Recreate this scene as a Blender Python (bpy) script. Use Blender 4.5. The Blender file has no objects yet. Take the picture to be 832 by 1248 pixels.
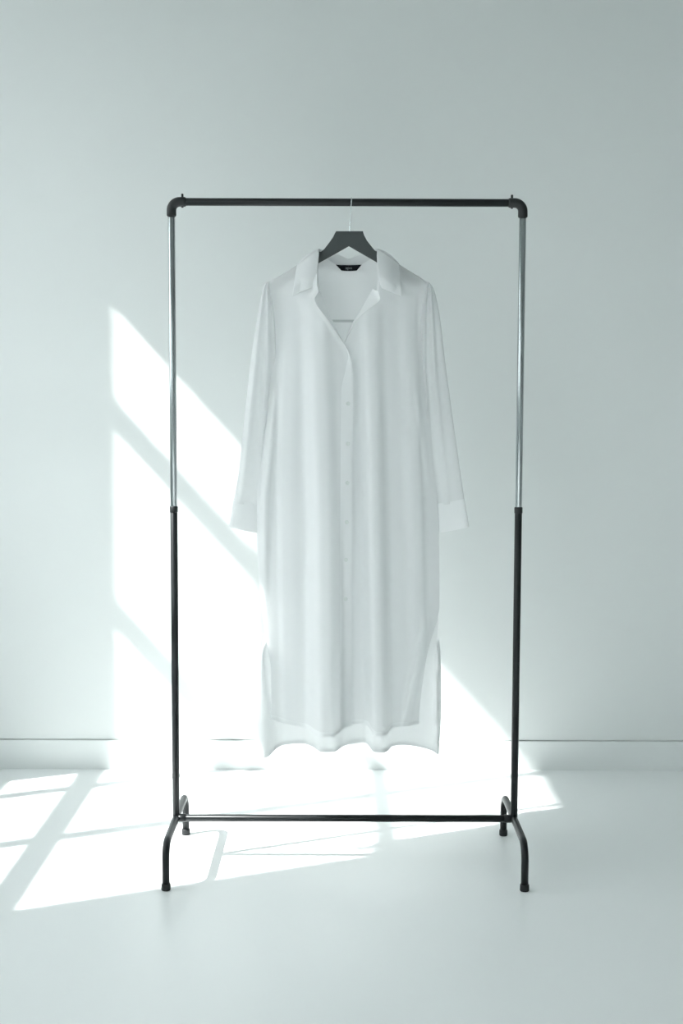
import bpy, bmesh, math
import numpy as np
from mathutils import Vector, Matrix

SC = bpy.context.scene
COL = SC.collection
PI = math.pi

# ---------------------------------------------------------------- measured shapes (metres; x right, y away from camera, z up)
T = {
 'BL': [(0.6053,-0.2116),(0.6799,-0.2178),(0.7543,-0.224),(0.86,-0.2279),(0.9442,-0.2277),(1.049,-0.217),(1.1947,-0.2021),(1.2672,-0.1895),(1.3188,-0.1791),(1.3907,-0.1811),(1.442,-0.1872),(1.4951,-0.1954),(1.5166,-0.1603),(1.5382,-0.1252),(1.5729,-0.0757)],
 'BR': [(0.6066,0.2406),(0.6706,0.241),(0.8487,0.2383),(0.9351,0.2333),(1.0273,0.223),(1.1628,0.2124),(1.2684,0.2031),(1.3323,0.1901),(1.3919,0.1875),(1.4432,0.1913),(1.4943,0.2032),(1.5187,0.1679),(1.541,0.1306),(1.5755,0.0809)],
 'FLl': [(0.3688,-0.1919),(0.4659,-0.1918),(0.5411,-0.2012),(0.6053,-0.2106),(0.6799,-0.2178),(0.7543,-0.224),(0.86,-0.2279),(0.9442,-0.2277),(1.049,-0.217),(1.1947,-0.2021),(1.2672,-0.1895),(1.3188,-0.1791),(1.3907,-0.1811),(1.442,-0.1872),(1.4951,-0.1954),(1.5166,-0.1603),(1.5382,-0.1252),(1.5729,-0.0757)],
 'FLr': [(0.3261,0.0161),(0.8818,0.0145),(1.0914,0.0153),(1.2575,0.0162),(1.2885,0.0133),(1.3173,0.0056),(1.3399,-0.007),(1.3604,-0.0215),(1.3973,-0.0465),(1.4209,-0.0652),(1.4321,-0.0735),(1.4485,-0.0797),(1.4669,-0.0704),(1.4853,-0.0746),(1.5241,-0.0736),(1.5729,-0.0737)],
 'FRl': [(0.326,-0.0143),(0.8817,-0.016),(1.0913,-0.0145),(1.2884,-0.013),(1.3172,-0.011),(1.3399,-0.0059),(1.3646,0.0054),(1.3914,0.0198),(1.4109,0.0363),(1.4243,0.0528),(1.449,0.0816),(1.4674,0.0774),(1.4858,0.0804),(1.5245,0.076),(1.5754,0.0768)],
 'FRr': [(0.3612,0.1897),(0.4347,0.1966),(0.5272,0.2095),(0.6001,0.2279),(0.6279,0.2361),(0.6706,0.241),(0.8487,0.2383),(0.9351,0.2333),(1.0273,0.223),(1.1628,0.2124),(1.2684,0.2031),(1.3323,0.1901),(1.3919,0.1875),(1.4432,0.1913),(1.4943,0.2032),(1.5187,0.1679),(1.541,0.1306),(1.5755,0.0809)],
 'BKl': [(0.2777,-0.2357),(0.412,-0.2258),(0.541,-0.2192),(0.6053,-0.2116),(0.6799,-0.2168),(0.7543,-0.2229),(0.86,-0.2269),(0.9442,-0.2267),(1.049,-0.217),(1.1947,-0.2021),(1.2672,-0.1895),(1.3188,-0.1791)],
 'BKr': [(0.279,0.2437),(0.4133,0.2488),(0.5424,0.2465),(0.6066,0.2406),(0.6706,0.24),(0.8487,0.2376),(0.9351,0.2333),(1.0273,0.223),(1.1628,0.2124),(1.2684,0.2031),(1.3323,0.1901)],
 'SH': [(-0.1954,1.4951),(-0.1603,1.5166),(-0.1252,1.5382),(-0.0757,1.5729),(0.0045,1.6057),(0.0809,1.5755),(0.1306,1.541),(0.1679,1.5187),(0.2032,1.4943)],
 'fhem': [(-0.193,0.3796),(-0.1611,0.3733),(-0.125,0.3669),(-0.0952,0.3626),(-0.0612,0.3562),(-0.0271,0.3563),(-0.0016,0.365),(0.0154,0.3694),(0.0408,0.3738),(0.0557,0.3739),(0.075,0.3566),(0.1048,0.3545),(0.1217,0.3632),(0.1387,0.3654),(0.1642,0.3666),(0.1939,0.3699)],
 'bhem': [(-0.24,0.282),(-0.2187,0.2799),(-0.1931,0.2865),(-0.1612,0.3018),(-0.125,0.304),(-0.0866,0.2976),(-0.0611,0.2868),(-0.027,0.2869),(-0.0014,0.2957),(0.0198,0.3001),(0.0539,0.3045),(0.0753,0.2872),(0.1094,0.2851),(0.1263,0.296),(0.1518,0.3005),(0.1795,0.2995),(0.2158,0.2941),(0.2479,0.2834)],
 'SLL': [(-0.1996,1.4981,-0.1955,1.4975),(-0.21,1.4847,-0.1903,1.4806),(-0.2195,1.4394,-0.1841,1.4354),(-0.23,1.3816,-0.178,1.3776),(-0.2428,1.2987,-0.1739,1.2947),(-0.2535,1.205,-0.1782,1.1969),(-0.2643,1.1109,-0.1846,1.1007),(-0.2751,1.0164,-0.1889,1.004),(-0.2891,0.9383,-0.1932,0.9238)],
 'CLL': [(-0.2895,0.9468,-0.1922,0.928),(-0.2956,0.9044,-0.1912,0.8857),(-0.301,0.8758,-0.1912,0.8517)],
 'SLR': [(0.2035,1.4977,0.2077,1.4971),(0.1974,1.4819,0.2182,1.4809),(0.1885,1.4365,0.2301,1.4367),(0.1848,1.3787,0.239,1.381),(0.1834,1.2959,0.2491,1.3002),(0.1883,1.1981,0.2631,1.2046),(0.1933,1.1019,0.2772,1.1105),(0.2005,1.0052,0.2919,1.0139),(0.2054,0.925,0.3032,0.9443)],
 'CLR': [(0.2043,0.9303,0.3027,0.9506),(0.2036,0.8869,0.3099,0.9105),(0.2039,0.854,0.3156,0.8787)],
 'roll': [(-0.0777,-0.052,1.4804),(-0.0748,-0.046,1.5091),(-0.0724,-0.036,1.5364),(-0.0706,-0.02,1.5584),(-0.07,0,1.578),(-0.0658,0.022,1.5797),(-0.0452,0.04,1.5748),(-0.0201,0.048,1.5696),(0.005,0.05,1.5596),(0.0301,0.048,1.5698),(0.055,0.04,1.5751),(0.0722,0.022,1.5802),(0.0759,0,1.5789),(0.0742,-0.02,1.5588),(0.0749,-0.036,1.5368),(0.0778,-0.046,1.5056),(0.0839,-0.052,1.4769)],
 'outer': [(-0.1356,-0.052,1.4571),(-0.1327,-0.048,1.4786),(-0.1296,-0.034,1.5041),(-0.1266,-0.018,1.525),(-0.1232,0.001,1.5403),(-0.1054,0.03,1.5354),(-0.0682,0.05,1.5294),(-0.0305,0.06,1.5243),(0.0053,0.063,1.5227),(0.041,0.06,1.5246),(0.0785,0.05,1.5298),(0.1133,0.03,1.5361),(0.1296,0.001,1.5425),(0.1319,-0.018,1.5248),(0.1334,-0.034,1.5009),(0.1349,-0.048,1.4774),(0.1359,-0.052,1.4559)],
 'seam': [(-0.0686,-0.046,1.4568),(-0.0698,-0.041,1.4835),(-0.072,-0.031,1.5107),(-0.0723,-0.02,1.5402),(-0.0768,0,1.5749),(-0.0741,0.024,1.5635),(-0.0576,0.04,1.549),(-0.0263,0.046,1.5429),(0.0051,0.048,1.5418),(0.0365,0.046,1.5431),(0.0677,0.04,1.5494),(0.0796,0.024,1.564),(0.083,0,1.5755),(0.0774,-0.02,1.5406),(0.0762,-0.031,1.5112),(0.075,-0.041,1.4839),(0.072,-0.046,1.4572)],
 'facL': [(-0.0704,1.4669,-0.0653,1.469),(-0.0797,1.4485,-0.059,1.4485),(-0.0735,1.4321,-0.0517,1.4322),(-0.0652,1.4209,-0.0465,1.4178),(-0.0465,1.3973,-0.0351,1.3963),(-0.0215,1.3604,-0.0174,1.3605),(-0.007,1.3399,-0.0059,1.3389)],
 'facR': [(0.0774,1.4674,0.0639,1.4755),(0.0816,1.449,0.0567,1.4632),(0.0528,1.4243,0.0372,1.4284),(0.0363,1.4109,0.029,1.414),(0.0198,1.3914,0.0146,1.3934),(0.0054,1.3646,0.0029,1.3657),(-0.0059,1.3399,-0.007,1.3409)],
 'buttons': [(0.0035,1.191),(0.0031,1.091),(0.0022,0.9926),(0.0011,0.8936),(-0.0006,0.7982),(-0.0009,0.6982)],
 'label': [(-0.0284,1.5427),(0.0375,1.5429),(0.025,1.5284),(-0.0137,1.5283)],
 'yoke': [(-0.1626,1.4024),(0.1738,1.4034)],
 'hang': [(-0.0274,1.6218),(0.0395,1.622),(0.0426,1.6119),(0.0499,1.5987),(0.0602,1.5855),(0.0706,1.577),(0.0747,1.5758),(0.1285,1.542),(0.1679,1.5157),(0.1846,1.5004),(0.1826,1.4861),(0.1661,1.4912),(0.1225,1.5216),(0.079,1.547),(0.0046,1.5854),(-0.0716,1.5465),(-0.1149,1.5219),(-0.1562,1.4911),(-0.1727,1.4839),(-0.1748,1.4972),(-0.1582,1.5136),(-0.1231,1.5361),(-0.0696,1.575),(-0.0654,1.5746),(-0.0572,1.5811),(-0.0449,1.5933),(-0.0356,1.6066),(-0.0305,1.6167)],
 'hook': (0.0071,1.6219),
 'hookm': (0.0084,1.6624),
}


# ---------------------------------------------------------------- small maths
def pchip(tab):
    a = np.array(tab, float); x, y = a[:, 0], a[:, 1]
    h = np.diff(x); d = np.diff(y) / h
    m = np.zeros(len(x)); m[0], m[-1] = d[0], d[-1]
    for i in range(1, len(x) - 1):
        if d[i-1] * d[i] > 0:
            w1, w2 = 2*h[i] + h[i-1], h[i] + 2*h[i-1]
            m[i] = (w1 + w2) / (w1 / d[i-1] + w2 / d[i])
    def f(q):
        q = min(max(q, x[0]), x[-1])
        i = min(max(int(np.searchsorted(x, q)) - 1, 0), len(x) - 2)
        t = (q - x[i]) / h[i]; t2, t3 = t*t, t*t*t
        return float((2*t3-3*t2+1)*y[i] + (t3-2*t2+t)*h[i]*m[i] + (-2*t3+3*t2)*y[i+1] + (t3-t2)*h[i]*m[i+1])
    return f
def lin(tab):
    a = np.array(sorted(tab), float)
    return lambda q: float(np.interp(q, a[:, 0], a[:, 1]))
def smooth(a, b, x):
    t = min(max((x - a) / (b - a), 0), 1); return t*t*(3 - 2*t)
def path3(pts):
    n = len(pts); fs = [pchip([(i, p[k]) for i, p in enumerate(pts)]) for k in range(len(pts[0]))]
    return lambda t: [f(t * (n - 1)) for f in fs]

# ---------------------------------------------------------------- materials
def mat(name, color, rough=0.5, metal=0.0, spec=0.5, noise=None, bump=None):
    m = bpy.data.materials.new(name); m.use_nodes = True
    nt = m.node_tree; b = nt.nodes['Principled BSDF']
    b.inputs['Base Color'].default_value = (*color, 1); b.inputs['Roughness'].default_value = rough
    b.inputs['Metallic'].default_value = metal; b.inputs['Specular IOR Level'].default_value = spec
    tc = nt.nodes.new('ShaderNodeTexCoord')
    if noise:
        sc, amt = noise
        n = nt.nodes.new('ShaderNodeTexNoise'); n.inputs['Scale'].default_value = sc; n.inputs['Detail'].default_value = 3
        nt.links.new(tc.outputs['Object'], n.inputs['Vector'])
        r = nt.nodes.new('ShaderNodeMapRange'); r.inputs['To Min'].default_value = 1 - amt; r.inputs['To Max'].default_value = 1 + amt
        nt.links.new(n.outputs['Fac'], r.inputs['Value'])
        mx = nt.nodes.new('ShaderNodeVectorMath'); mx.operation = 'SCALE'; mx.inputs[0].default_value = color
        nt.links.new(r.outputs['Result'], mx.inputs['Scale']); nt.links.new(mx.outputs['Vector'], b.inputs['Base Color'])
    if bump:
        sc, st, ds = bump
        n = nt.nodes.new('ShaderNodeTexNoise'); n.inputs['Scale'].default_value = sc; n.inputs['Detail'].default_value = 4
        nt.links.new(tc.outputs['Object'], n.inputs['Vector'])
        bp = nt.nodes.new('ShaderNodeBump'); bp.inputs['Strength'].default_value = st; bp.inputs['Distance'].default_value = ds
        nt.links.new(n.outputs['Fac'], bp.inputs['Height']); nt.links.new(bp.outputs['Normal'], b.inputs['Normal'])
    return m

def cloth_mat(name, color, trans, see, wrinkle=0.15):
    m = bpy.data.materials.new(name); m.use_nodes = True
    nt = m.node_tree; nt.nodes.clear(); N = nt.nodes.new; L = nt.links.new
    tc = N('ShaderNodeTexCoord')
    mp = N('ShaderNodeMapping'); mp.inputs['Scale'].default_value = (16, 16, 2.2); L(tc.outputs['Object'], mp.inputs['Vector'])
    n = N('ShaderNodeTexNoise'); n.inputs['Scale'].default_value = 1.0; n.inputs['Detail'].default_value = 2.5; L(mp.outputs['Vector'], n.inputs['Vector'])
    w = N('ShaderNodeTexNoise'); w.inputs['Scale'].default_value = 900; L(tc.outputs['Object'], w.inputs['Vector'])
    b1 = N('ShaderNodeBump'); b1.inputs['Strength'].default_value = wrinkle; b1.inputs['Distance'].default_value = .02; L(n.outputs['Fac'], b1.inputs['Height'])
    b2 = N('ShaderNodeBump'); b2.inputs['Strength'].default_value = .03; b2.inputs['Distance'].default_value = .001
    L(w.outputs['Fac'], b2.inputs['Height']); L(b1.outputs['Normal'], b2.inputs['Normal'])
    d = N('ShaderNodeBsdfDiffuse'); d.inputs['Color'].default_value = (*color, 1); L(b2.outputs['Normal'], d.inputs['Normal'])
    t = N('ShaderNodeBsdfTranslucent'); t.inputs['Color'].default_value = (*color, 1); L(b2.outputs['Normal'], t.inputs['Normal'])
    p = N('ShaderNodeBsdfTransparent'); p.inputs['Color'].default_value = (1, 1, 1, 1)
    m1 = N('ShaderNodeMixShader'); m1.inputs['Fac'].default_value = trans; L(d.outputs[0], m1.inputs[1]); L(t.outputs[0], m1.inputs[2])
    m2 = N('ShaderNodeMixShader'); m2.inputs['Fac'].default_value = see; L(m1.outputs[0], m2.inputs[1]); L(p.outputs[0], m2.inputs[2])
    o = N('ShaderNodeOutputMaterial'); L(m2.outputs[0], o.inputs['Surface'])
    return m

M = {}
M['wall'] = mat('wall_paint', (.745, .768, .762), .9, spec=.1, noise=(2.2, .012), bump=(220, .04, .001))
M['trim'] = mat('trim_paint', (.755, .78, .774), .55, spec=.3, noise=(3, .01))
M['ceiling'] = mat('ceiling_paint', (.50, .52, .516), .95, spec=.1, noise=(3, .01))
M['floor'] = mat('floor_paint', (.85, .87, .87), .30, spec=.45, noise=(1.6, .012), bump=(5, .05, .004))
M['black'] = mat('black_lacquered_steel', (.010, .012, .013), .36, spec=.32, noise=(30, .1))
M['plastic'] = mat('black_plastic', (.014, .016, .017), .45, spec=.4, noise=(60, .1))
M['chrome'] = mat('brushed_steel', (.40, .43, .44), .22, metal=1, noise=(40, .04))
M['wire'] = mat('polished_wire', (.6, .63, .64), .22, metal=1, noise=(40, .04))
M['hanger'] = mat('charcoal_wood', (.062, .070, .071), .6, spec=.3, noise=(18, .12))
M['cloth'] = cloth_mat('white_sheer_cotton', (.875, .884, .888), .37, .15)
M['cloth2'] = cloth_mat('white_doubled_cotton', (.86, .87, .874), .24, .04, .05)
M['backcloth'] = cloth_mat('white_sheer_cotton_back', (.86, .87, .874), .19, .075)
M['seam'] = cloth_mat('doubled_seam_cotton_shaded', (.56, .58, .58), .10, 0, .02)  # grey put into the colour for the light that doubled layers hold back
M['button'] = mat('pearl_button', (.74, .77, .75), .3, spec=.6, noise=(200, .08))
M['label'] = mat('black_woven_label', (.010, .011, .014), .8, spec=.1, noise=(400, .2))
M['thread'] = mat('grey_thread', (.28, .31, .32), .8, spec=.1, noise=(400, .1))
def glass_mat():
    m = bpy.data.materials.new('clear_window_glass'); m.use_nodes = True
    nt = m.node_tree; nt.nodes.clear(); N = nt.nodes.new; L = nt.links.new
    t = N('ShaderNodeBsdfTransparent'); t.inputs['Color'].default_value = (.97, .985, .985, 1)
    g = N('ShaderNodeBsdfGlossy'); g.inputs['Roughness'].default_value = .02
    x = N('ShaderNodeMixShader'); x.inputs['Fac'].default_value = .05; L(t.outputs[0], x.inputs[1]); L(g.outputs[0], x.inputs[2])
    o = N('ShaderNodeOutputMaterial'); L(x.outputs[0], o.inputs['Surface']); return m
M['glass'] = glass_mat()

# ---------------------------------------------------------------- object helpers
def obj(name, bm, m, parent=None, smooth_shade=True):
    me = bpy.data.meshes.new(name); bm.normal_update(); bm.to_mesh(me); bm.free()
    if smooth_shade:
        for p in me.polygons: p.use_smooth = True
    me.materials.append(M[m])
    o = bpy.data.objects.new(name, me); COL.objects.link(o)
    if parent is not None: o.parent = parent; o.matrix_parent_inverse = parent.matrix_world.inverted()
    return o
def thing(name, label, cat, loc=(0, 0, 0)):
    o = bpy.data.objects.new(name, None); COL.objects.link(o); o.location = loc
    o.empty_display_size = .1; o['label'] = label; o['category'] = cat
    bpy.context.view_layer.update(); return o
def struct(name, bm, m, parent=None, smooth_shade=False):
    o = obj(name, bm, m, parent, smooth_shade)
    if parent is None: o['kind'] = 'structure'
    return o
def box(bm, lo, hi):
    v = [bm.verts.new((x, y, z)) for x in (lo[0], hi[0]) for y in (lo[1], hi[1]) for z in (lo[2], hi[2])]
    for q in ((0, 1, 3, 2), (4, 6, 7, 5), (0, 4, 5, 1), (2, 3, 7, 6), (0, 2, 6, 4), (1, 5, 7, 3)): bm.faces.new([v[i] for i in q])
def fillet(pts, rad, n=10):
    pts = [Vector(p) for p in pts]; out = [pts[0]]
    for i in range(1, len(pts) - 1):
        a, b, c = pts[i-1], pts[i], pts[i+1]
        u, w = (a - b).normalized(), (c - b).normalized()
        ang = u.angle(w); t = rad / math.tan(ang / 2)
        ctr = b + (u + w).normalized() * (rad / math.sin(ang / 2))
        p0, p1 = b + u * t - ctr, b + w * t - ctr
        ax = p0.cross(p1).normalized(); tot = p0.angle(p1)
        for k in range(n + 1): out.append(ctr + Matrix.Rotation(tot * k / n, 3, ax) @ p0)
    out.append(pts[-1]); return out
def tube(bm, pts, rad, n=24, cap=True):
    """round tube along pts; rad a number or one per point; parallel transported rings"""
    pts = [Vector(p) for p in pts]; R = rad if isinstance(rad, (list, tuple)) else [rad] * len(pts)
    rings, nrm = [], None
    for i, p in enumerate(pts):
        t = (pts[min(i+1, len(pts)-1)] - pts[max(i-1, 0)]).normalized()
        if nrm is None: nrm = t.orthogonal().normalized()
        nrm = (nrm - t * nrm.dot(t)).normalized(); bn = t.cross(nrm)
        rings.append([bm.verts.new(p + (nrm * math.cos(2*PI*k/n) + bn * math.sin(2*PI*k/n)) * R[i]) for k in range(n)])
    for a, b in zip(rings, rings[1:]):
        for k in range(n): bm.faces.new((a[k], a[(k+1) % n], b[(k+1) % n], b[k]))
    if cap:
        bm.faces.new(rings[0][::-1]); bm.faces.new(rings[-1])
def lathe(bm, base, axis, prof, n=28):
    """prof: (distance along axis, radius) pairs, closed caps"""
    base, axis = Vector(base), Vector(axis).normalized()
    u = axis.orthogonal().normalized(); w = axis.cross(u); rings = []
    for h, r in prof:
        rings.append([bm.verts.new(base + axis*h + (u*math.cos(2*PI*k/n) + w*math.sin(2*PI*k/n))*r) for k in range(n)])
    for a, b in zip(rings, rings[1:]):
        for k in range(n): bm.faces.new((a[k], a[(k+1) % n], b[(k+1) % n], b[k]))
    bm.faces.new(rings[0][::-1]); bm.faces.new(rings[-1])
def rodprof(L, r, c=.0012): return [(0, r - c), (c, r), (L - c, r), (L, r - c)]
def grid(bm, f, nu, nv):
    V = [[bm.verts.new(f(i / nu, j / nv)) for j in range(nv + 1)] for i in range(nu + 1)]
    for i in range(nu):
        for j in range(nv): bm.faces.new((V[i][j], V[i+1][j], V[i+1][j+1], V[i][j+1]))
    return V
def sharpen(o, deg=35):
    me = o.data; bm = bmesh.new(); bm.from_mesh(me)
    for e in bm.edges:
        if len(e.link_faces) == 2 and e.calc_face_angle(0) > math.radians(deg): e.smooth = False
    bm.to_mesh(me); bm.free()

# ---------------------------------------------------------------- the room
YW, XL, XR, YF, ZC = .8398, -1.9, 4.2, -4.8, 3.6
TH = .10
SUN = Vector((1, .445, -1.10)).normalized()
bm = bmesh.new(); box(bm, (XL - TH, YF - TH, -.12), (XR + TH, YW + .12, 0)); struct('floor', bm, 'floor')
bm = bmesh.new(); box(bm, (XL - TH, YF - TH, ZC), (XR + TH, YW + .12, ZC + .12)); struct('ceiling', bm, 'ceiling')
bm = bmesh.new(); box(bm, (XL - TH, YW, .0988), (XR + TH, YW + .12, ZC)); box(bm, (XL - TH, YW + .006, 0), (XR + TH, YW + .12, .0988)); struct('wall_back', bm, 'wall')
bm = bmesh.new(); box(bm, (XL, YW - .007, 0), (XR, YW + .006, .0965))
bmesh.ops.bevel(bm, geom=[e for e in bm.edges if all(abs(v.co.z - .0965) < 1e-5 and v.co.y < YW for v in e.verts)], offset=.0015, segments=2, affect='EDGES')
struct('baseboard_back', bm, 'trim')
bm = bmesh.new(); box(bm, (XR, YF - TH, 0), (XR + TH, YW + .12, ZC)); struct('wall_right', bm, 'wall')
bm = bmesh.new(); box(bm, (XL, YF - TH, 0), (XR, YF, ZC)); struct('wall_front', bm, 'wall')

WIN = [(-.873, .320, .930, 2.885), (-4.4, -2.1, .930, 2.885)]        # y0, y1, z0, z1 of each opening in the left wall, the last one added for fill light
def side_wall():
    bm = bmesh.new(); ys = sorted({YF - TH, YW + .12, *[w[0] for w in WIN], *[w[1] for w in WIN]}); zs = [0, WIN[0][2], WIN[0][3], ZC]
    for a, b in zip(ys, ys[1:]):
        for c, d in zip(zs, zs[1:]):
            if any(w[0] <= (a+b)/2 <= w[1] and w[2] <= (c+d)/2 <= w[3] for w in WIN): continue
            box(bm, (XL - TH, a, c), (XL, b, d))
    bmesh.ops.remove_doubles(bm, verts=bm.verts, dist=1e-5)
    return bm
struct('wall_left', side_wall(), 'wall')
def window(name, w, vbars, hbars):
    xm = XL - .05; bm = bmesh.new()
    y0, y1, z0, z1 = w; d = .014
    for (c, h, a, b) in vbars: box(bm, (xm - d, c - h, a), (xm + d, c + h, b))
    for (c, h, a, b) in hbars: box(bm, (xm - d - .001, a, c - h), (xm + d + .001, b, c + h))
    o = struct(name, bm, 'trim')
    bm = bmesh.new(); box(bm, (xm - .002, y0, z0), (xm + .002, y1, z1)); obj('window_pane', bm, 'glass', o, False)
y0, y1, z0, z1 = WIN[0]
window('window_1', WIN[0], [(.155 - .022, .021, z0, 1.80), (-.824, .039, 2.17 + .055, 2.635), (-.791, .082, 2.635, z1), (.086, .010, 1.80, z1), (-.320 - .022, .025, z0, z1)],  # wide upper-corner panels are added blockers keeping sun off dress and cuff
       [(2.433 + .055, .036, .08, y1), (1.784 + .055, .034, .08, y1), (1.190 + .055, .034, y0, y1), (2.215 + .055, .028, y0, .09)])
y0, y1, z0, z1 = WIN[1]
window('added_fill_window', WIN[1], [(-2.87, .025, z0, z1), (-3.63, .025, z0, z1)], [(2.488, .036, y0, y1), (1.839, .034, y0, y1), (1.245, .034, y0, y1)])  # unseen window, added to bring more light to the dress and near floor

# ---------------------------------------------------------------- the clothing rack
W2, ZT, ZB, ZJ, FD = .44, 1.6934, .1143, .929, .2018
rack = thing('clothing_rack', 'black and steel clothing rack standing on the white floor, a white dress hanging from it', 'clothing rack')
bm = bmesh.new(); lathe(bm, (-W2 + .022, 0, ZT), (1, 0, 0), rodprof(2*W2 - .044, .0096)); obj('top_bar', bm, 'black', rack); 
def post_parts(s):
    x = s * W2
    bm = bmesh.new()
    pts = fillet([(x, 0, ZT - .036), (x, 0, ZT), (x - s*.036, 0, ZT)], .021, 12)
    pts = [Vector((x, 0, ZT - .036)), Vector((x, 0, ZT - .033))] + pts[1:-1] + [Vector((x - s*.033, 0, ZT)), Vector((x - s*.036, 0, ZT))]
    r = [.0108] + [.0122] + [.0120] * (len(pts) - 4) + [.0122, .0108]
    tube(bm, pts, r, 28); e = obj('elbow_joint', bm, 'plastic', rack)
    bm = bmesh.new(); lathe(bm, (x - s*.0275, 0, ZT - .0145), (0, 0, 1), [(0, .0022), (.001, .003), (.033, .003), (.0345, .0024)], 14); obj('locking_pin', bm, 'plastic', e)
    bm = bmesh.new(); lathe(bm, (x, 0, ZJ - .15), (0, 0, 1), rodprof(ZT - .03 - ZJ + .15, .0086)); obj('upper_post', bm, 'chrome', rack, ).__setitem__('label', 'bright steel upper half of the post')
    bm = bmesh.new(); lathe(bm, (x, 0, ZJ - .016), (0, 0, 1), [(0, .0096), (.002, .0104), (.0145, .0106), (.016, .0098)]); obj('post_collar', bm, 'plastic', rack)
    bm = bmesh.new(); lathe(bm, (x, 0, ZB), (0, 0, 1), rodprof(ZJ - .002 - ZB, .0093)); obj('lower_post', bm, 'black', rack)
    bm = bmesh.new(); tube(bm, fillet([(x, -FD, .004), (x, -FD, ZB), (x, FD, ZB), (x, FD, .004)], .042, 12), .0092, 24); leg = obj('base_leg', bm, 'black', rack)
    for q in (-1, 1):
        bm = bmesh.new(); lathe(bm, (x, q*FD, 0), (0, 0, 1), [(0, .0105), (.0015, .0116), (.014, .0114), (.0165, .0104), (.0165, .0094)], 24); obj('rubber_foot', bm, 'plastic', leg)
    bm = bmesh.new(); lathe(bm, (x - s*.006, 0, ZB), (-s, 0, 0), rodprof(.020, .0106)); obj('bar_joint', bm, 'black', rack)
post_parts(-1); post_parts(1)
bm = bmesh.new(); lathe(bm, (-W2 + .012, 0, ZB), (1, 0, 0), rodprof(2*W2 - .024, .0093)); obj('bottom_bar', bm, 'black', rack)

# ---------------------------------------------------------------- the hanger
HX = T['hook'][0]
hang = thing('clothes_hanger', 'charcoal grey wooden clothes hanger hooked over the black top bar inside the white dress', 'hanger', (HX, 0, T['hook'][1]))
bm = bmesh.new()
HO = [(x, z - (.0036 if abs(x - HX) > .061 else 0)) for x, z in T['hang']]
vs = [bm.verts.new((x, -.006, z)) for x, z in HO]
f = bm.faces.new(vs); r = bmesh.ops.extrude_face_region(bm, geom=[f])
for v in r['geom']:
    if isinstance(v, bmesh.types.BMVert): v.co.y = .006
bmesh.ops.recalc_face_normals(bm, faces=bm.faces)
bmesh.ops.bevel(bm, geom=[e for e in bm.edges if abs(e.verts[0].co.y - e.verts[1].co.y) < 1e-6], offset=.0018, segments=2, affect='EDGES')
bmesh.ops.triangulate(bm, faces=[f for f in bm.faces if len(f.verts) > 4])
o = obj('hanger_body', bm, 'hanger', hang); sharpen(o, 30)
bm = bmesh.new(); zb = ZT; rr = .0112
pts = [(HX, 0, T['hook'][1] - .012), (HX, 0, T['hook'][1] + .012), (HX + .0006, -.001, T['hook'][1] + .026), (HX + .002, -.006, zb - .019)]
for k in range(0, 15):
    a = math.radians(215 - 16 * k)
    pts.append((HX + .0028 + .0015*math.sin(k/14*PI) - .001*smooth(0, 14, k), math.cos(a)*rr, zb + math.sin(a)*rr))
P3 = path3(pts)
tube(bm, [P3(k / 90) for k in range(91)], .0013, 12); obj('wire_hook', bm, 'wire', hang)

# ---------------------------------------------------------------- the shirt dress
BL, BR = pchip(T['BL']), pchip(T['BR'])
SH = pchip(T['SH'])
FH, BH = pchip(T['fhem']), pchip(T['bhem'])
TF = lin([(.28, .040), (.6, .042), (.9, .044), (1.25, .048), (1.40, .046), (1.50, .040), (1.58, .030)])
FOLDS = [   # crest x by height, left width, right width, depth by height
    (lin([(.33, -.045), (.9, -.053), (1.3, -.066), (1.45, -.075)]), lin([(.33, .043), (1.3, .034)]), lin([(.33, .030), (1.3, .03)]), lin([(.33, .060), (.7, .048), (1.1, .034), (1.3, .022), (1.42, .009), (1.49, 0)])),
    (lin([(.33, .087), (.9, .074), (1.3, .062)]), lin([(.33, .029), (1.3, .024)]), lin([(.33, .023), (1.3, .024)]), lin([(.33, .056), (.7, .044), (1.1, .031), (1.3, .018), (1.42, .006), (1.47, 0)])),
    (lin([(.33, .200), (.9, .184), (1.2, .172), (1.4, .164)]), lin([(.3, .022), (1.4, .030)]), lin([(.3, .012), (1.4, .014)]), lin([(.4, 0), (.6, .010), (.85, .014), (1.2, .018), (1.4, .012), (1.47, 0)])),
    (lin([(.7, -.216), (.95, -.208), (1.2, -.188)]), lin([(.3, .010), (1.4, .010)]), lin([(.3, .014), (1.4, .014)]), lin([(.55, 0), (.8, .012), (1.0, .018), (1.15, .012), (1.25, 0)])),
    (lin([(.4, -.150), (1.0, -.158), (1.4, -.150)]), lin([(.3, .014), (1.4, .016)]), lin([(.3, .05), (1.4, .03)]), lin([(.35, .004), (.8, .009), (1.3, .008), (1.45, 0)])),
    (lin([(.35, .150), (.5, .175), (.62, .205)]), lin([(.3, .010), (1.4, .012)]), lin([(.3, .016), (1.4, .012)]), lin([(.33, 0), (.45, .012), (.6, .010), (.68, 0)])),
    (lin([(1.0, .205), (1.1, .195), (1.24, .175)]), lin([(1.0, .006), (1.3, .008)]), lin([(1.0, .010), (1.3, .010)]), lin([(.98, 0), (1.08, .008), (1.18, .008), (1.26, 0)])),
]
def folds(x, z):
    s = 0
    for c, wl, wr, a in FOLDS:
        A = a(z)
        if A <= 0: continue
        d = x - c(z); w = wl(z) if d < 0 else wr(z)
        s += A * math.exp(-abs(d / w) ** 3.4)
    return s
def sect(x, z):
    zz = max(z, .62)
    l, r = BL(zz), BR(zz); q = min(max((x - l) / max(r - l, 1e-4), 0), 1)
    d = max(SH(x) - z, 0)
    thin = .0098 * smooth(-.001, .003, d) * smooth(1.40, 1.47, z)
    return (1 - abs(2*q - 1) ** 2.6), math.sqrt(min(d / .07, 1)), thin
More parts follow.
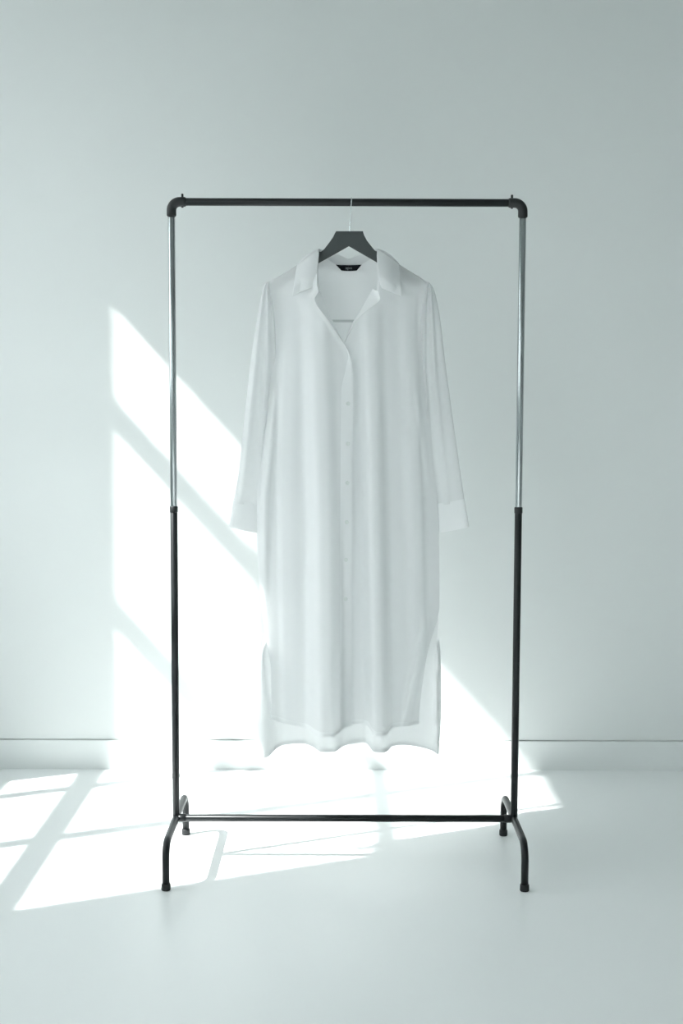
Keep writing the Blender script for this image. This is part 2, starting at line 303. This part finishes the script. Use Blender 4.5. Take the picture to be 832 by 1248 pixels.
def yf(x, z):
    p, g, thin = sect(x, z)
    return .004 - thin - TF(z) * p * g - folds(x, z) * smooth(0, .25, p)
def yb(x, z):
    p, g, thin = sect(x, z)
    y = .006 + thin + TF(z) * .95 * p * g - .55 * folds(x, z) * smooth(0, .25, p)
    return max(y, yf(x, z) + .004)

dress = thing('shirt_dress', 'long white sheer button-front shirt dress with collar and long sleeves hanging on the charcoal hanger', 'dress', (HX, 0, .2856))
ZTOP, ZHEM = T['FLr'][-1][0] , .335
def panel_fn(L, R, hem, off=0.0, ztop=ZTOP, y=yf):
    def f(u, v):
        z0 = ztop + (ZHEM - ztop) * u
        x = L(z0) + (R(z0) - L(z0)) * v
        z = z0 + (hem(x) - ZHEM) * smooth(.62, 1.0, u)
        return Vector((x, y(x, z) + off, z))
    return f
FLl, FLr, FRl, FRr = pchip(T['FLl']), pchip(T['FLr']), pchip(T['FRl']), pchip(T['FRr'])
fl = panel_fn(FLl, FLr, FH, -.0035)
fr = panel_fn(FRl, FRr, FH, .0)
def lapel(f, side):
    """the neck edge rolls a little towards the room"""
    def g(u, v):
        p = f(u, v); e = v if side > 0 else 1 - v
        if p.z < 1.52: p.y -= .012 * smooth(.55, 1, e) * smooth(1.335, 1.40, p.z) * smooth(1.52, 1.46, p.z) ** .5
        if side > 0: p.y -= .005 * smooth(.90, 1, e) * smooth(.40, .9, p.z)
        else: p.y += .016 * math.exp(-((p.x - .012) / .022) ** 2) * smooth(1.37, 1.29, p.z)
        return p
    return g
fl, fr = lapel(fl, 1), lapel(fr, -1)
bm = bmesh.new(); grid(bm, fl, 260, 56); obj('front_panel', bm, 'cloth', dress)
bm = bmesh.new(); grid(bm, fr, 260, 56); obj('front_panel', bm, 'cloth', dress)

# button placket: a doubled strip along the edge of the overlapping front
def placket(u, v):
    z0 = 1.340 + (ZHEM - 1.340) * u; xr = FLr(z0); x = xr - (.003 + .0265 * smooth(1.34, 1.22, z0)) * (1 - v)
    z = z0 + (FH(x) - ZHEM) * smooth(.62, 1.0, (ZTOP - z0) / (ZTOP - ZHEM))
    return Vector((x, yf(x, z) - .0056 - .005 * smooth(.0, 1, v) * smooth(.40, .9, z) - .0008 * math.sin(PI * v) ** .4, z))
bm = bmesh.new(); grid(bm, placket, 220, 10); obj('button_placket', bm, 'cloth2', dress)
for x, z in T['buttons']:
    y = yf(x, z) - .0098; bm = bmesh.new()
    lathe(bm, (x, y, z), (0, -1, 0), [(0, .0046), (.0008, .0052), (.0018, .0050), (.0022, .0040), (.0014, .0032), (.0013, .0004)], 20)
    obj('button', bm, 'button', dress)

# back panel, longer than the front, with slit edges curling forward
BKl, BKr = pchip(T['BKl']), pchip(T['BKr'])
XA, XB = T['BL'][-1][1], 0
zs_tip = SH(-.19)
def back_top(x):
    n = T['seam'][8]; c = n[0]; hw = .078
    t = abs(x - c) / hw
    zz = SH(min(max(x, -.1975), .2025)) - .001
    return min(zz, n[2] + .040 * t ** 2.6) if t < 1 else zz
def back(u, v):
    xt = -.1985 + .4025 * v
    zt = back_top(xt); zb_ = .29
    z0 = zt + (zb_ - zt) * u
    def lim(z):
        if z > 1.30: return (-.1985 + (BL(1.30) + .1985) * smooth(1.50, 1.30, z), .204 + (BR(1.30) - .204) * smooth(1.50, 1.30, z))
        return BKl(z), BKr(z)
    l, r = lim(z0); x = l + (r - l) * v
    z = z0 + (BH(x) - zb_) * smooth(.6, 1, u)
    y = yb(x, z)
    k = smooth(.585, .56, z); w = .025 + .065 * smooth(.58, .30, z)
    a = k * (1 - smooth(.85 * w, 1.25 * w, v)); y += a * (-.016 - .012 * math.sin(PI * min(v / w, 1)) - y)
    w = .022 + .012 * smooth(.58, .42, z) - .018 * smooth(.42, .29, z)
    a = k * (1 - smooth(.8 * w, 1.3 * w, 1 - v)); y += a * (-.030 + .045 * max(0, 1 - (1 - v) / w) - y)
    return Vector((x, y, z))
bm = bmesh.new(); grid(bm, back, 260, 110); obj('back_panel', bm, 'backcloth', dress)
# hems: narrow doubled strips on the lower edges
def strip_of(f, lo, off):
    def g(u, v):
        p = f(lo + (1 - lo) * u, v); p.y += off; return p
    return g
for f, n, off in ((fl, 56, -.0012), (fr, 56, -.0012)):
    bm = bmesh.new(); grid(bm, strip_of(f, 1 - .0095, off), 4, n); obj('front_hem', bm, 'cloth2', dress)
bm = bmesh.new(); grid(bm, strip_of(back, 1 - .0085, -.0014), 4, 110); obj('back_hem', bm, 'cloth2', dress)
# yoke seam across the inside of the back
(x0, zy), (x1, _) = T['yoke']
def yoke(u, v):
    x = x0 + (x1 - x0) * v; z = zy + .0065 * (u - .5)
    return Vector((x, yb(x, z) - .0014, z))
bm = bmesh.new(); grid(bm, yoke, 3, 70); obj('yoke_seam', bm, 'seam', dress)

# collar: fall, stand
RO, OU, SE = path3(T['roll']), path3(T['outer']), path3(T['seam'])
NA = len(T['roll']) - 1
def fall(u, v):
    r, o = Vector(RO(u)), Vector(OU(u))
    k = u * NA; front = k < 4 or k > NA - 4 
    p = r.lerp(o, v)
    p.z += .006 * math.sin(PI * v) * (1 if 3 < k < NA - 3 else 0)
    if k < 4.6 or k > NA - 4.6:
        w = smooth(4.6, 3.6, min(k, NA - k))
        y = min(p.y, yf(p.x, p.z) - .009 - .006 * math.sin(PI * v))
        p.y = p.y * (1 - w) + y * w
    else:
        p.y = max(p.y, yb(p.x, p.z) + .004) if p.z < SH(p.x) else p.y
    return p
bm = bmesh.new(); grid(bm, fall, 150, 26); collar = obj('collar', bm, 'cloth2', dress)
md = collar.modifiers.new('thickness', 'SOLIDIFY'); md.thickness = .0012; md.offset = 0
def stand(u, v):
    r, s = Vector(RO(u)), Vector(SE(u))
    p = r.lerp(s, v); return p
bm = bmesh.new(); grid(bm, stand, 150, 10); obj('collar_stand', bm, 'cloth', dress)
# front facings seen inside the open neck
def facing(tab, sgn):
    q = path3(tab)
    def f(u, v):
        a = q(u); x = a[0] + (a[2] - a[0]) * v; z = a[1] + (a[3] - a[1]) * v
        y = yf(a[0], a[1]) - .0035 - .012 * smooth(1.335, 1.40, a[1]) + .022 * v * (1 - .6 * u)
        return Vector((x, y, z))
    return f
for k in ('facL', 'facR'):
    bm = bmesh.new(); grid(bm, facing(T[k], 1), 50, 8); obj('neck_facing', bm, 'cloth2', dress)
# neck label
L4 = T['label']
def lab(u, v):
    a, b, c, d = [Vector((p[0], 0, p[1])) for p in L4]
    p = a.lerp(b, v).lerp(d.lerp(c, v), u); p.y = .0395 + .004 * u - .010 * abs(2*v - 1) ** 2; return p
bm = bmesh.new(); grid(bm, lab, 4, 16)
r = bmesh.ops.extrude_face_region(bm, geom=bm.faces[:])
for v in r['geom']:
    if isinstance(v, bmesh.types.BMVert): v.co.y += .0012
bmesh.ops.recalc_face_normals(bm, faces=bm.faces)
nl = obj('neck_label', bm, 'label', dress); nl['label'] = 'small black trapezoid label inside the collar'
cu = bpy.data.curves.new('lettering', 'FONT'); cu.body = 'apni'; cu.size = .0105; cu.align_x = 'CENTER'; cu.align_y = 'CENTER'; cu.extrude = .0002
tmp = bpy.data.objects.new('tmp', cu); COL.objects.link(tmp); bpy.context.view_layer.update()
me = bpy.data.meshes.new_from_object(tmp.evaluated_get(bpy.context.evaluated_depsgraph_get())); bpy.data.objects.remove(tmp)
me.materials.clear(); me.materials.append(M['thread'])
lo = bpy.data.objects.new('lettering', me); COL.objects.link(lo)
cx = sum(p[0] for p in L4) / 4; cz = sum(p[1] for p in L4) / 4
lo.parent = nl; lo.location = Vector((cx, .0402, cz)); lo.rotation_euler = (PI/2, 0, 0)

# sleeves with cuffs
def rowpath(rows): return path3(rows)
def sleeve(rows, outer_left, d_tab, yo_tab, yi_tab, ridges, wr):
    q = rowpath(rows); dT, yoT, yiT = lin(d_tab), lin(yo_tab), lin(yi_tab)
    def f(u, v):
        xl, zl, xr, zr = q(u); th = 2 * PI * v
        s = .5 - .5 * math.cos(th); front = 1 if th <= PI else -1
        a = abs(math.sin(th)) ** .75
        so = s if outer_left else 1 - s            # 0 at the outer edge
        yc = yoT(u) + (yiT(u) - yoT(u)) * so
        fold = sum(A * math.exp(-((so - c0 - c1*u) / w) ** 2) for c0, c1, w, A in ridges) * smooth(0, .12, u) * (1 - wr * smooth(.5, 1, u)) * min(a * 1.5, 1)
        return Vector((xl + (xr - xl) * s, yc - front * dT(u) * a - fold, zl + (zr - zl) * s))
    return f
def add_sleeve(rows, crows, outer_left, ridges, btn):
    f = sleeve(rows, outer_left, [(0, .002), (.08, .012), (.25, .022), (.6, .026), (1, .024)], [(0, .004), (.2, .004), (1, .010)], [(0, .004), (.3, .014), (.5, .034), (1, .050)], ridges, .6)
    bm = bmesh.new(); V = grid(bm, f, 110, 56); bmesh.ops.remove_doubles(bm, verts=bm.verts, dist=1e-5)
    sl = obj('sleeve', bm, 'cloth', dress)
    f = sleeve(crows, outer_left, [(0, .0265), (1, .030)], [(0, .010), (1, .010)], [(0, .050), (1, .052)], [], 0)
    bm = bmesh.new(); grid(bm, f, 24, 48); bmesh.ops.remove_doubles(bm, verts=bm.verts, dist=1e-5); obj('cuff', bm, 'cloth2', sl)
    if btn:
        x, z = btn; bm = bmesh.new(); lathe(bm, (x, .016, z), (0, -1, 0), [(0, .0046), (.0008, .0052), (.0018, .0050), (.0022, .0040), (.0014, .0032), (.0013, .0004)], 20)
        obj('cuff_button', bm, 'button', sl)
add_sleeve(T['SLL'], T['CLL'], True, [(.20, .0, .10, .012), (.60, .05, .11, .016), (.92, -.1, .06, .008)], None)
add_sleeve(T['SLR'], T['CLR'], False, [(.42, .05, .09, .014), (.82, .0, .08, .016)], (.2449, .9246))

# ---------------------------------------------------------------- light
SKY, SUN_E = 6.3, 13.2
wd = bpy.data.worlds.new('sky'); SC.world = wd; wd.use_nodes = True
nt = wd.node_tree; bg = nt.nodes['Background']
tc = nt.nodes.new('ShaderNodeTexCoord'); sx = nt.nodes.new('ShaderNodeSeparateXYZ'); nt.links.new(tc.outputs['Generated'], sx.inputs[0])
rp = nt.nodes.new('ShaderNodeValToRGB'); nt.links.new(sx.outputs['Z'], rp.inputs['Fac']); nt.links.new(rp.outputs['Color'], bg.inputs['Color'])
rp.color_ramp.elements[0].position = 0.0; rp.color_ramp.elements[0].color = (.13, .14, .14, 1)      # ground outside
rp.color_ramp.elements[1].position = .06; rp.color_ramp.elements[1].color = (.95, .985, 1.0, 1)      # bright hazy sky
bg.inputs['Strength'].default_value = SKY
sl = bpy.data.lights.new('sun', 'SUN'); sl.energy = SUN_E; sl.angle = math.radians(.75); sl.color = (1, 1, .985)
so = bpy.data.objects.new('sun', sl); COL.objects.link(so); so.location = (-5, -2, 6)
so.rotation_euler = SUN.to_track_quat('-Z', 'Y').to_euler()

# ---------------------------------------------------------------- camera
pi_, ya, ro = .0828347, .0014884, .0031039
cp, sp = math.cos(pi_), math.sin(pi_)
fw = Vector((math.sin(ya)*cp, math.cos(ya)*cp, -sp)); rt = Vector((math.cos(ya), -math.sin(ya), 0)); up = rt.cross(fw)
r2 = rt*math.cos(ro) + up*math.sin(ro); u2 = -rt*math.sin(ro) + up*math.cos(ro)
cd = bpy.data.cameras.new('camera'); co = bpy.data.objects.new('camera', cd); COL.objects.link(co)
cd.sensor_fit = 'VERTICAL'; cd.sensor_height = 36; cd.lens = 1541.836 * 36 / 1248; cd.clip_start = .05
co.matrix_world = Matrix(((r2.x, u2.x, -fw.x, -.01667), (r2.y, u2.y, -fw.y, -3.2213), (r2.z, u2.z, -fw.z, 1.18286), (0, 0, 0, 1)))
SC.camera = co

SC.view_settings.view_transform = 'Standard'; SC.view_settings.look = 'None'
SC.view_settings.gamma = 1; SC.view_settings.use_curve_mapping = False; SC.view_settings.exposure = 0.07
SC.cycles.max_bounces = 14; SC.cycles.diffuse_bounces = 10; SC.cycles.transparent_max_bounces = 16; SC.cycles.transmission_bounces = 10
SC.cycles.sample_clamp_indirect = 6
